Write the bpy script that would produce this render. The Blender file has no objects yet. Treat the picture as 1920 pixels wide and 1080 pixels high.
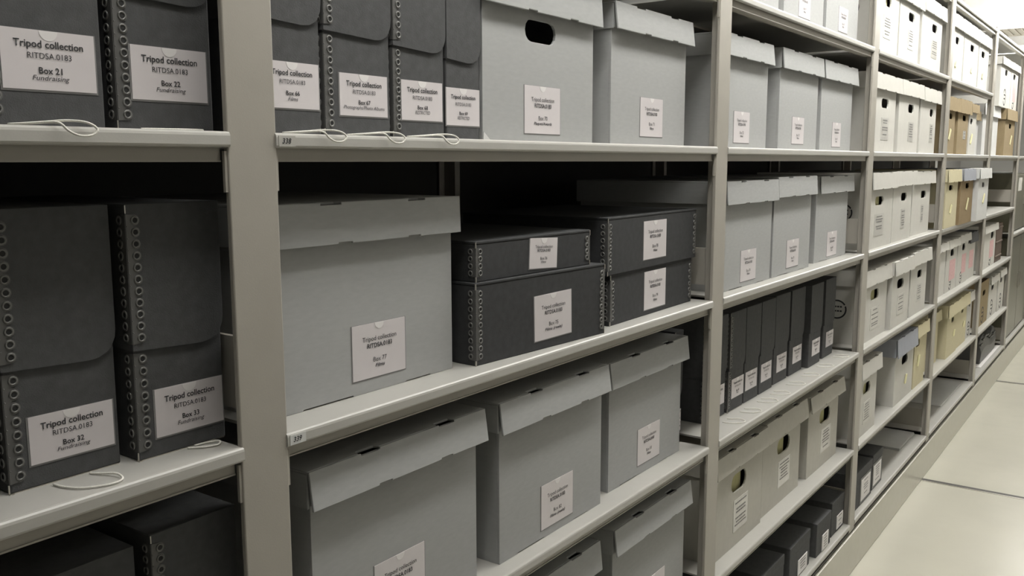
import bpy, bmesh, math, random
from mathutils import Vector, Matrix
random.seed(7)
PI = math.pi
sc = bpy.context.scene
COL = sc.collection

# ------------------------------------------------------------------ camera
cam_d = bpy.data.cameras.new('camera')
cam_d.sensor_width = 36.0
cam_d.lens = 31.581
cam_d.clip_start = 0.02
cam = bpy.data.objects.new('camera', cam_d)
COL.objects.link(cam)
_yaw, _pit, _rol = math.radians(54.328), math.radians(-7.972), math.radians(-0.140)
_fw = Vector((math.sin(_yaw)*math.cos(_pit), math.cos(_yaw)*math.cos(_pit), math.sin(_pit)))
_rt = Vector((math.cos(_yaw), -math.sin(_yaw), 0))
_up = _rt.cross(_fw)
_r = math.cos(_rol)*_rt + math.sin(_rol)*_up
_u = -math.sin(_rol)*_rt + math.cos(_rol)*_up
m3 = Matrix((_r, _u, -_fw)).transposed()
cam.matrix_world = Matrix.Translation((-0.649, -0.778, 1.431)) @ m3.to_4x4()
sc.camera = cam

# ------------------------------------------------------------------ world, exposure
w = bpy.data.worlds.new('world'); sc.world = w
w.use_nodes = True
w.node_tree.nodes['Background'].inputs[0].default_value = (0.9, 0.95, 1.0, 1)
w.node_tree.nodes['Background'].inputs[1].default_value = 0.05
sc.view_settings.view_transform = 'Standard'
sc.view_settings.look = 'None'
sc.view_settings.gamma = 1.0
sc.view_settings.use_curve_mapping = False
sc.view_settings.exposure = 0.0

CEIL = 2.60
LAMP_COL = (1.0, 0.985, 0.94)
# (x, y, length, width, strength) of the ceiling lamps
LAMPS = [(0.20, -0.34, 1.30, 0.14, 16.0), (2.20, -0.34, 2.36, 0.14, 21.0), (4.60, -0.34, 2.36, 0.14, 20.0), (7.00, -0.34, 2.36, 0.14, 22.0),  # first entry is an added lamp that brightens the near boxes
         (9.40, -0.34, 2.36, 0.14, 18.0), (7.25, 0.42, 1.2, 0.5, 9.0), (9.75, 0.55, 1.2, 0.5, 9.0)]
LAMP_H = 0.10          # height of a pendant lamp's wrap-round diffuser

# ------------------------------------------------------------------ materials
def mat(name, col, rough=0.6, metal=0.0, mottle=0.06, scale=30.0, bump=0.0, bscale=300.0, coat=0.0, spec=0.5, emit=None, stretch=None):
    m = bpy.data.materials.new(name); m.use_nodes = True
    nt = m.node_tree; b = nt.nodes['Principled BSDF']
    b.inputs['Roughness'].default_value = rough
    b.inputs['Metallic'].default_value = metal
    b.inputs['Specular IOR Level'].default_value = spec
    b.inputs['Coat Weight'].default_value = coat
    b.inputs['Coat Roughness'].default_value = 0.12
    tc = nt.nodes.new('ShaderNodeTexCoord')
    mp = nt.nodes.new('ShaderNodeMapping'); nt.links.new(tc.outputs['Object'], mp.inputs[0])
    if stretch: mp.inputs['Scale'].default_value = stretch
    n = nt.nodes.new('ShaderNodeTexNoise'); n.inputs['Scale'].default_value = scale; n.inputs['Detail'].default_value = 4
    nt.links.new(mp.outputs[0], n.inputs['Vector'])
    r = nt.nodes.new('ShaderNodeValToRGB')
    r.color_ramp.elements[0].position = 0.3; r.color_ramp.elements[1].position = 0.7
    r.color_ramp.elements[0].color = (*[c*(1-mottle) for c in col], 1)
    r.color_ramp.elements[1].color = (*[min(1, c*(1+mottle)) for c in col], 1)
    nt.links.new(n.outputs[0], r.inputs[0]); nt.links.new(r.outputs[0], b.inputs['Base Color'])
    if bump:
        n2 = nt.nodes.new('ShaderNodeTexNoise'); n2.inputs['Scale'].default_value = bscale; n2.inputs['Detail'].default_value = 3
        nt.links.new(mp.outputs[0], n2.inputs['Vector'])
        bp = nt.nodes.new('ShaderNodeBump'); bp.inputs['Strength'].default_value = bump; bp.inputs['Distance'].default_value = 0.002
        nt.links.new(n2.outputs[0], bp.inputs['Height'])
        nt.links.new(bp.outputs[0], b.inputs['Normal'])
        if coat: nt.links.new(bp.outputs[0], b.inputs['Coat Normal'])
    if emit:
        b.inputs['Emission Color'].default_value = (*LAMP_COL, 1)
        b.inputs['Emission Strength'].default_value = emit
    return m

M = dict(
    paint=mat('shelf_paint', (0.385, 0.362, 0.318), 0.38, mottle=0.02, bump=0.05, bscale=500),
    deck=mat('shelf_deck_sheen_paint', (0.455, 0.445, 0.415), 0.34, mottle=0.02, bump=0.04, bscale=500),  # shelf paint made lighter: lamp sheen on the decks put into the colour
    base=mat('carriage_paint', (0.47, 0.45, 0.38), 0.22, mottle=0.02),
    grey=mat('grey_card', (0.395, 0.40, 0.395), 0.85, mottle=0.035, scale=60, bump=0.12, bscale=900, spec=0.2, stretch=(1, 1, 3)),
    stone=mat('stone_card', (0.50, 0.485, 0.435), 0.85, mottle=0.03, scale=50, bump=0.1, bscale=900, spec=0.2),
    white=mat('white_card', (0.58, 0.568, 0.53), 0.8, mottle=0.025, scale=40, bump=0.1, bscale=900, spec=0.2),
    pale=mat('pale_card', (0.62, 0.62, 0.61), 0.8, mottle=0.03, scale=40, spec=0.2),
    kraft=mat('kraft_card', (0.30, 0.235, 0.14), 0.85, mottle=0.06, scale=40, spec=0.2),
    tan=mat('tan_card', (0.27, 0.20, 0.115), 0.85, mottle=0.06, scale=40, spec=0.2),
    cream=mat('cream_card', (0.58, 0.53, 0.36), 0.8, mottle=0.03, scale=40, spec=0.2),
    blue=mat('blue_grey_card', (0.345, 0.36, 0.40), 0.8, mottle=0.03, scale=40, spec=0.2),
    dark=mat('charcoal_card', (0.086, 0.087, 0.089), 0.78, mottle=0.10, scale=90, bump=0.2, bscale=700, spec=0.2),
    film=mat('charcoal_film_board', (0.054, 0.055, 0.057), 0.75, mottle=0.10, scale=90, bump=0.2, bscale=700, spec=0.2),
    edge=mat('charcoal_metal_edging', (0.125, 0.124, 0.12), 0.42, metal=0.25, mottle=0.05),
    steel=mat('bare_steel', (0.55, 0.53, 0.49), 0.3, metal=1.0, mottle=0.05),
    eyelet=mat('eyelet_metal', (0.20, 0.198, 0.19), 0.35, metal=0.4, mottle=0.05),
    hole=mat('punched_hole', (0.02, 0.02, 0.02), 0.8),
    paper=mat('label_paper', (0.66, 0.62, 0.63), 0.45, mottle=0.02, coat=0.5, bump=0.12, bscale=35),
    notch=mat('bare_label_paper', (0.76, 0.735, 0.73), 0.6, mottle=0.02),
    sleeve=mat('clear_sleeve_rim', (0.24, 0.235, 0.235), 0.2, mottle=0.03, coat=0.5),
    fade=mat('faded_label_paper', (0.60, 0.585, 0.55), 0.35, mottle=0.06, scale=60, coat=0.6, bump=0.35, bscale=45),
    ink=mat('black_ink', (0.025, 0.025, 0.028), 0.7),
    grime=mat('grey_ink', (0.22, 0.215, 0.21), 0.8),
    pink=mat('pink_label', (0.66, 0.42, 0.42), 0.6, mottle=0.12, scale=80),
    note=mat('yellow_note', (0.80, 0.76, 0.47), 0.7),
    manila=mat('manila_folder', (0.42, 0.40, 0.21), 0.8, mottle=0.1, scale=50),
    cord=mat('white_cotton_cord', (0.80, 0.78, 0.72), 0.8, mottle=0.12, scale=700),
    brown=mat('brown_binding', (0.10, 0.065, 0.045), 0.6, mottle=0.1),
    olive=mat('olive_enamel', (0.125, 0.12, 0.085), 0.3, mottle=0.08, scale=8),
    ceil=mat('ceiling_white', (0.84, 0.83, 0.81), 0.9, mottle=0.02),
    wall=mat('wall_grey', (0.30, 0.295, 0.28), 0.8, mottle=0.02, scale=4),
    back=mat('back_shade_sheet', (0.10, 0.10, 0.095), 0.7, mottle=0.05, scale=4),  # dark colour stands in for the shade deep in the shelves
    vent=mat('vent_white', (0.70, 0.66, 0.58), 0.6),
    seam=mat('rail_slot', (0.06, 0.055, 0.05), 0.5),
    smoke=mat('slate_plastic', (0.10, 0.10, 0.10), 0.4, mottle=0.08),
)

def floor_mat():
    m = mat('floor_vinyl', (0.58, 0.565, 0.485), 0.17, mottle=0.05, scale=2.2, bump=0.0, spec=0.45)
    nt = m.node_tree; b = nt.nodes['Principled BSDF']
    tc = [n for n in nt.nodes if n.type == 'TEX_COORD'][0]
    n = nt.nodes.new('ShaderNodeTexNoise'); n.inputs['Scale'].default_value = 9; n.inputs['Detail'].default_value = 3
    nt.links.new(tc.outputs['Object'], n.inputs['Vector'])
    mr = nt.nodes.new('ShaderNodeMapRange'); mr.inputs[3].default_value = 0.14; mr.inputs[4].default_value = 0.30
    nt.links.new(n.outputs[0], mr.inputs[0]); nt.links.new(mr.outputs[0], b.inputs['Roughness'])
    n2 = nt.nodes.new('ShaderNodeTexNoise'); n2.inputs['Scale'].default_value = 14
    nt.links.new(tc.outputs['Object'], n2.inputs['Vector'])
    bp = nt.nodes.new('ShaderNodeBump'); bp.inputs['Strength'].default_value = 0.06; bp.inputs['Distance'].default_value = 0.004
    nt.links.new(n2.outputs[0], bp.inputs['Height']); nt.links.new(bp.outputs[0], b.inputs['Normal'])
    return m
M['floor'] = floor_mat()

# ------------------------------------------------------------------ object helpers
def link(name, bm, m, parent=None, loc=(0, 0, 0), smooth=False, bevel=0.0):
    me = bpy.data.meshes.new(name)
    bmesh.ops.recalc_face_normals(bm, faces=bm.faces)
    bm.to_mesh(me); bm.free()
    if m: me.materials.append(m)
    if smooth:
        for p in me.polygons: p.use_smooth = True
    o = bpy.data.objects.new(name, me); COL.objects.link(o)
    o.location = loc
    if parent: o.parent = parent
    if bevel:
        md = o.modifiers.new('edge', 'BEVEL'); md.width = bevel; md.segments = 2; md.limit_method = 'ANGLE'; md.angle_limit = 0.6
        md.harden_normals = False
    return o

def mesh_obj(name, me, parent=None, loc=(0, 0, 0)):
    o = bpy.data.objects.new(name, me); COL.objects.link(o); o.location = loc
    if parent: o.parent = parent
    return o

def thing(name, label, cat, loc=(0, 0, 0), rz=0.0, group=None):
    o = bpy.data.objects.new(name, None); COL.objects.link(o)
    o.empty_display_size = 0.05
    o.location = loc; o.rotation_euler = (0, 0, rz)
    tag(o, label, cat, group)
    return o

def tag(o, label, cat, group=None):
    o['label'] = label; o['category'] = cat
    if group: o['group'] = group
    return o

def structure(name, bm, m, bevel=0.0):
    o = link(name, bm, m, bevel=bevel); o['kind'] = 'structure'
    return o

def bx(bm, x0, x1, y0, y1, z0, z1):
    v = [bm.verts.new((x, y, z)) for x in (x0, x1) for y in (y0, y1) for z in (z0, z1)]
    for f in ((0, 1, 3, 2), (4, 6, 7, 5), (0, 4, 5, 1), (2, 3, 7, 6), (0, 2, 6, 4), (1, 5, 7, 3)):
        bm.faces.new([v[i] for i in f])
    return v

def box(*a):
    bm = bmesh.new(); bx(bm, *a); return bm

def panel(bm, outline, t, holes=(), frm=None):
    """A sheet: outline and holes are (x, z) loops on the front face, which looks towards -Y; t is its thickness towards +Y."""
    b2 = bmesh.new()
    for loop in [outline, *holes]:
        vs = [b2.verts.new((x, 0, z)) for x, z in loop]
        for i in range(len(vs)): b2.edges.new((vs[i], vs[(i+1) % len(vs)]))
    if holes or len(outline) > 4:
        bmesh.ops.triangle_fill(b2, use_beauty=True, use_dissolve=False, edges=b2.edges[:])
    else:
        b2.faces.new(b2.verts[:])
    g = bmesh.ops.extrude_face_region(b2, geom=b2.faces[:])
    bmesh.ops.translate(b2, verts=[v for v in g['geom'] if isinstance(v, bmesh.types.BMVert)], vec=(0, t, 0))
    bmesh.ops.recalc_face_normals(b2, faces=b2.faces)
    if frm is not None: bmesh.ops.transform(b2, matrix=frm, verts=b2.verts)
    me = bpy.data.meshes.new('tmp'); b2.to_mesh(me); b2.free()
    bm.from_mesh(me); bpy.data.meshes.remove(me)

def rect(x0, x1, z0, z1): return [(x0, z0), (x1, z0), (x1, z1), (x0, z1)]

def stadium(cx, cz, w, h, n=6):
    r = h/2*0.98; a = w/2 - r; out = []
    for k in range(n+1):
        t = -PI/2 + PI*k/n; out.append((cx + a + r*math.cos(t), cz + r*math.sin(t)))
    for k in range(n+1):
        t = PI/2 + PI*k/n; out.append((cx - a + r*math.cos(t), cz + r*math.sin(t)))
    return out

def arc(cx, cz, r, a0, a1, n):
    return [(cx + r*math.cos(a0 + (a1-a0)*k/n), cz + r*math.sin(a0 + (a1-a0)*k/n)) for k in range(n+1)]

def tube(bm, pts, r, sides=6):
    P = [Vector(p) for p in pts]
    fine = []
    for i in range(len(P)-1):
        p0, p1, p2, p3 = P[max(i-1, 0)], P[i], P[i+1], P[min(i+2, len(P)-1)]
        for k in range(5):
            t = k/5
            fine.append(0.5*((2*p1) + (p2-p0)*t + (2*p0-5*p1+4*p2-p3)*t*t + (3*p1-p0-3*p2+p3)*t**3))
    fine.append(P[-1])
    rings = []
    for i, p in enumerate(fine):
        d = (fine[min(i+1, len(fine)-1)] - fine[max(i-1, 0)]).normalized()
        a = d.orthogonal().normalized() if i == 0 else (rings_a - d*rings_a.dot(d)).normalized()
        rings_a = a
        b = d.cross(a)
        rings.append([bm.verts.new(p + r*(math.cos(2*PI*k/sides)*a + math.sin(2*PI*k/sides)*b)) for k in range(sides)])
    for i in range(len(rings)-1):
        for k in range(sides):
            bm.faces.new((rings[i][k], rings[i][(k+1) % sides], rings[i+1][(k+1) % sides], rings[i+1][k]))
    bm.faces.new(rings[0]); bm.faces.new(rings[-1][::-1])

# ------------------------------------------------------------------ lettering
_tc = {}
def text_mesh(s, bold=False, italic=False):
    k = (s, bold, italic)
    if k not in _tc:
        cu = bpy.data.curves.new('lettering_curve', 'FONT'); cu.body = s; cu.size = 1.0
        cu.align_x = 'CENTER'; cu.resolution_u = 3
        cu.offset = 0.017 if bold else 0.0
        cu.shear = 0.25 if italic else 0.0
        o = bpy.data.objects.new('lettering_curve', cu); COL.objects.link(o)
        dg = bpy.context.evaluated_depsgraph_get(); dg.update()
        me = bpy.data.meshes.new_from_object(o.evaluated_get(dg))
        bpy.data.objects.remove(o); bpy.data.curves.remove(cu)
        xs = [v.co.x for v in me.vertices]; ys = [v.co.y for v in me.vertices]
        _tc[k] = (me, min(xs), max(xs), min(ys), max(ys))
    return _tc[k]

def add_text(bm, s, cx, cz, width, y, bold=False, italic=False, cap=None):
    """Writes s centred on (cx, cz), `width` wide, on the plane y, facing -Y."""
    me, x0, x1, y0, y1 = text_mesh(s, bold, italic)
    k = width/(x1-x0)
    kz = k if cap is None else cap/0.7
    M4 = Matrix(((k, 0, 0, cx - k*(x0+x1)/2), (0, 0, -1, y), (0, kz, 0, cz - 0.35*kz), (0, 0, 0, 1)))
    b2 = bmesh.new(); b2.from_mesh(me); bmesh.ops.transform(b2, matrix=M4, verts=b2.verts)
    t = bpy.data.meshes.new('tmp'); b2.to_mesh(t); b2.free(); bm.from_mesh(t); bpy.data.meshes.remove(t)

def scribble(bm, cx, cz, w, h, y, rng):
    """Lines too small to read: short runs of strokes."""
    z = cz + h*0.36
    while z > cz - h*0.38:
        ww = w*rng.uniform(0.25, 0.42); x = cx - ww
        while x < cx + ww:
            l = rng.uniform(0.004, 0.011)
            bx(bm, x, min(x+l, cx+ww), y-0.0002, y, z, z+0.0035)
            x += l + 0.0025
        z -= rng.choice((0.0085, 0.0095, 0.016))

def paper_label(parent, cx, cz, w, h, y, lines=None, style='doc', tilt=0.0):
    """A paper label in a clear sleeve on the front of a box, with its writing."""
    m = M['paper'] if style != 'faint' else M['fade']
    lab = link('label', box(-w/2, w/2, -0.0009, 0, -h/2, h/2), m, parent, (cx, y, cz))
    lab.rotation_euler = (0, tilt, 0)
    if style != 'faint':
        link('sleeve', box(-w/2-0.0016, w/2+0.0016, -0.0003, 0.0, -h/2-0.0018, h/2+0.0004), M['sleeve'], lab)
        b = bmesh.new(); panel(b, [(-0.0085, h/2-0.0003)] + arc(0, h/2-0.0003, 0.0085, PI, 2*PI, 10)[1:], 0.0002, frm=Matrix.Translation((0, -0.0012, 0)))
        link('thumb_notch', b, M['notch'], lab)
    b = bmesh.new()
    yy = -0.0014
    if lines is None:
        scribble(b, 0, 0, w, h, yy, random)
        link('lettering', b, M['grime'], lab)
    else:
        a1, a2, a3, a4 = lines
        if style == 'doc':
            add_text(b, a1, 0, h*0.27, w*0.74, yy, bold=True)
            add_text(b, a2, 0, h*0.075, w*0.47, yy)
            add_text(b, a3, 0, -h*0.17, w*0.25, yy, bold=True)
            add_text(b, a4, 0, -h*0.295, min(w*0.86, w*0.036*len(a4)), yy, italic=True, cap=h*0.086)
        else:
            add_text(b, a1, 0, h*0.22, w*0.64, yy)
            add_text(b, a2, 0, h*0.09, w*0.47, yy, bold=True)
            add_text(b, a3, 0, -h*0.17, w*0.25, yy)
            add_text(b, a4, 0, -h*0.285, w*0.036*len(a4), yy, bold=True, italic=True, cap=h*0.062)
        link('lettering', b, M['ink'], lab)
    return lab

TC, RN = 'Tripod collection', 'RITDSA.0183'

# ------------------------------------------------------------------ setting
structure('floor', box(-3.2, 12.0, -1.9, 1.3, -0.06, 0.0), M['floor'])
structure('wall_front', box(-3.2, 12.0, -2.0, -1.9, -0.06, CEIL), M['wall'])
structure('wall_back', box(-3.2, 12.0, 1.3, 1.4, -0.06, CEIL), M['wall'])
structure('wall_left', box(-3.3, -3.2, -2.0, 1.4, -0.06, CEIL), M['wall'])
structure('wall_right', box(12.0, 12.1, -2.0, 1.4, -0.06, CEIL), M['wall'])
b = bmesh.new(); bx(b, -3.3, 12.1, -2.0, 1.4, CEIL, CEIL+0.1)
structure('ceiling', b, M['ceil'])
b = bmesh.new()                                    # the grid the ceiling tiles lie in
for k in range(25): bx(b, -3.0+0.61*k-0.012, -3.0+0.61*k+0.012, -1.9, 1.3, CEIL-0.006, CEIL)
for y in (-1.46, -0.24, 0.98): bx(b, -3.2, 12.0, y-0.012, y+0.012, CEIL-0.006, CEIL)
structure('trim_1', b, M['ceil'])
for i, x in enumerate((1.37, 3.632, 5.897, 8.16)):  # transverse rails let into the floor
    b = bmesh.new(); bx(b, x-0.022, x+0.004, -1.9, 1.25, 0.0, 0.0008)
    structure('trim_%d' % (2+2*i), b, M['seam'])
    b = bmesh.new(); bx(b, x-0.031, x-0.022, -1.9, 1.25, 0.0, 0.0016)
    structure('trim_%d' % (3+2*i), b, M['steel'])

LN = ['short added pendant lamp brightening the near aisle', 'long white pendant lamp over the aisle by the grey cartons', 'long white pendant lamp over the aisle by the brown cartons', 'long white pendant lamp over the aisle by the olive cabinets', 'last white pendant lamp at the far end of the aisle',
      'white ceiling lamp above the narrow shelving bay', 'white ceiling lamp beyond the end of the shelving']
for i, (x, y, l, wd, s) in enumerate(LAMPS):
    pend = y < 0
    z = CEIL-0.26 if pend else CEIL-0.10
    t = thing('pendant_lamp' if pend else 'ceiling_lamp', LN[i], 'lamp', (x, y, z), group='aisle lamps' if pend else 'ceiling lamps')
    em = mat('lamp_diffuser', (0.8, 0.8, 0.8), 0.5, emit=s)
    h = LAMP_H if pend else 0.07
    b = bmesh.new()
    bx(b, -l/2-0.02, l/2+0.02, -wd/2-0.02, wd/2+0.02, h+0.005, h+0.03)
    for sx in (-1, 1): bx(b, sx*(l/2+0.01)-0.01, sx*(l/2+0.01)+0.01, -wd/2-0.02, wd/2+0.02, 0.0, h+0.005)
    link('housing', b, M['ceil'], t)
    link('diffuser', box(-l/2, l/2, -wd/2, wd/2, 0.005, h+0.0045), em, t)
    if pend:
        for sx in (-1, 1): link('hanger', box(sx*l*0.35-0.004, sx*l*0.35+0.004, -0.004, 0.004, h+0.03, 0.26), M['steel'], t)
t = thing('ceiling_vent', 'square slatted air vent in the white ceiling', 'vent', (8.80, 0.40, CEIL-0.02))
b = bmesh.new(); h = 0.27
for a in ((-h, h, -h, -h+0.03), (-h, h, h-0.03, h), (-h, -h+0.03, -h, h), (h-0.03, h, -h, h)): bx(b, *a, 0, 0.02)
link('frame', b, M['vent'], t)
b = bmesh.new()
for k in range(9): bx(b, -h+0.03, h-0.03, -h+0.035+0.055*k, -h+0.075+0.055*k, 0.004, 0.014)
link('slats', b, M['vent'], t)
link('duct', box(-h+0.02, h-0.02, -h+0.02, h-0.02, 0.016, 0.02), M['vent'], t)

# ------------------------------------------------------------------ the shelving range
PX = [0.0, 1.25, 2.488, 3.735, 4.985, 6.23, 7.48]        # where each upright's far edge stands
FW = 0.063
LV = dict(A=1.463, B=1.129, C=0.797, D=0.458, E=0.19, T=1.794, K=2.135)
DEPTH = 0.78

UPN = ['wide near upright of the grey shelving, beside the box reading Fundraising', 'grey upright between the film boxes and the plain grey cartons',
       'grey upright between the grey cartons and the white cartons', 'grey upright between the white cartons and the brown cartons',
       'grey upright between the cream cartons and the empty shelf space', 'grey upright past the empty shelf space', 'last grey upright at the far end of the shelving']
for i, px in enumerate(PX):
    t = thing('shelving_upright', UPN[i], 'upright', (px, 0, 0.158), group='uprights of the grey shelving')
    top = 2.15-0.158
    b = bmesh.new()
    # a T-shaped section: face plate with short returns, web running back behind it
    o = [(-FW, 0.0), (0, 0.0), (0, 0.007), (-0.003, 0.007), (-0.003, 0.003), (-0.022, 0.003), (-0.022, 0.028), (-0.041, 0.028), (-0.041, 0.003), (-FW+0.003, 0.003), (-FW+0.003, 0.007), (-FW, 0.007)]
    panel(b, o, top, frm=Matrix(((1, 0, 0, 0), (0, 0, 1, 0), (0, 1, 0, 0), (0, 0, 0, 1))))
    link('front_post', b, M['paint'], t, bevel=0.0022)
    b = bmesh.new()
    bx(b, -FW, 0, DEPTH-0.004, DEPTH, 0, top); bx(b, -0.042, -0.021, DEPTH-0.040, DEPTH-0.004, 0, top)
    link('rear_post', b, M['paint'], t)
    for z in (LV['E'], LV['B']):
        link('side_brace', box(-0.035, -0.029, 0.028, DEPTH-0.040, z-0.158+0.030, z-0.158+0.112), M['paint'], t)

def shelf(x0, x1, z, label, y1=DEPTH, brackets=True):
    """A shelf: deck with a rounded front lip, the rail set back under it, and its end brackets."""
    t = thing('shelf', label, 'shelf', ((x0+x1)/2, 0, z), group='shelves of the grey shelving')
    hw = (x1-x0)/2
    prof = [(0.002, 0.0)] + [(0.002 - 0.0045*math.sin(a), -0.0045 + 0.0045*math.cos(a)) for a in (0.5, 1.0, PI/2)] + \
           [(-0.0025, -0.0135), (-0.0015, -0.0155), (0.003, -0.0165), (0.003, -0.0135), (0.006, -0.004), (y1, -0.004), (y1, 0.0)]
    b = bmesh.new()
    A = [b.verts.new((-hw-0.002, y, zz)) for y, zz in prof]; B = [b.verts.new((hw+0.002, y, zz)) for y, zz in prof]
    for k in range(len(A)): b.faces.new((A[k], A[(k+1) % len(A)], B[(k+1) % len(B)], B[k]))
    bmesh.ops.triangle_fill(b, use_beauty=True, edges=[e for e in b.edges if abs(e.verts[0].co.x-e.verts[1].co.x) < 1e-6 and e.verts[0].co.x < 0 and len(e.link_faces) == 1])
    bmesh.ops.triangle_fill(b, use_beauty=True, edges=[e for e in b.edges if abs(e.verts[0].co.x-e.verts[1].co.x) < 1e-6 and e.verts[0].co.x > 0 and len(e.link_faces) == 1])
    link('deck', b, M['deck'], t)
    b = bmesh.new(); bx(b, -hw+0.004, hw-0.004, 0.008, 0.011, -0.031, -0.004); bx(b, -hw+0.004, hw-0.004, 0.0066, 0.008, -0.031, -0.0292); bx(b, -hw+0.004, hw-0.004, 0.011, 0.03, -0.031, -0.028)
    for y in (0.26, 0.52): bx(b, -hw+0.004, hw-0.004, y, y+0.04, -0.009, -0.004)
    link('support_rail', b, M['paint'], t)
    if brackets:
        for sx in (-1, 1):
            link('bracket', box(sx*(hw-0.0015)-0.0015, sx*(hw-0.0015)+0.0015, 0.002, 0.006, -0.062, -0.020), M['paint'], t)
    return t

BAY = {1: (-1.31, PX[0]-FW)}
for n in range(2, 8): BAY[n] = (PX[n-2], PX[n-1]-FW)
bayname = {1: 'bay of the Fundraising document boxes', 2: 'bay of the flat film boxes', 3: 'bay with the row of charcoal document boxes', 4: 'bay of white handled cartons',
           5: 'bay of brown and cream cartons', 6: 'narrow bay holding the empty shelf space', 7: 'last bay with olive cabinets'}
lvname = {'K': 'grey canopy shelf capping the', 'T': 'upper grey shelf of the', 'A': 'grey eye-level shelf of the', 'B': 'grey shelf below eye level in the',
          'C': 'middle grey shelf of the', 'D': 'second grey shelf from the floor, in the', 'E': 'bottom grey shelf of the'}
SH = {}
for n in range(1, 8):
    for lv in 'KTABCDE':
        if n == 6 and lv == 'T' or n == 7 and lv in 'TBCD': continue
        SH[n, lv] = shelf(*BAY[n], LV[lv], lvname[lv] + ' ' + bayname[n], brackets=lv != 'E')
shelf(*BAY[7], 0.945, 'pale grey shelf between the two olive cabinets of the last bay')
for lv, s, tm in (('A', '338', 'deck'), ('B', '339', 'pale')):
    g = link('shelf_tag', box(-0.0115, 0.0115, -0.0032, -0.0024, -0.0145, -0.003), M[tm], SH[2, lv], (-(BAY[2][1]-BAY[2][0])/2+0.0125, 0, 0))
    b = bmesh.new(); add_text(b, s, -0.001, -0.0085, 0.0125, -0.0035, bold=True, italic=True)
    link('lettering', b, M['ink'], g)

t = thing('carriage_base', 'long grey steel carriage base under the shelving along the pale floor', 'base', (0, 0, 0))
link('plinth', box(-1.4, 7.6, -0.004, DEPTH+0.02, 0.0, 0.148), M['base'], t, bevel=0.003)
link('dark_gap_strip', box(-1.4, 7.6, 0.004, DEPTH, 0.148, 0.158), M['seam'], t)  # dark strip painted in for the shaded gap above the plinth
b = bmesh.new(); bx(b, -1.4, 7.55, DEPTH+0.005, DEPTH+0.02, 0.16, 2.15)  # added sheet that keeps the space behind the boxes dark
tag(link('back_shade_panel', b, M['back']), 'dark sheet added behind the grey shelving to hold its shade', 'panel')

# ------------------------------------------------------------------ cartons
D = 0.385
def notched(x0, x1, z0, z1, top=(), bottom=()):
    """A rectangle with shallow notches (centre, width, depth) cut in its top or bottom edge."""
    o = [(x0, z0)]
    for c, wd, d in sorted(bottom): o += [(c-wd/2, z0), (c-wd/2, z0+d), (c+wd/2, z0+d), (c+wd/2, z0)]
    o += [(x1, z0), (x1, z1)]
    for c, wd, d in sorted(top, reverse=True): o += [(c+wd/2, z1), (c+wd/2, z1-d), (c-wd/2, z1-d), (c-wd/2, z1)]
    return o + [(x0, z1)]

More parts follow.
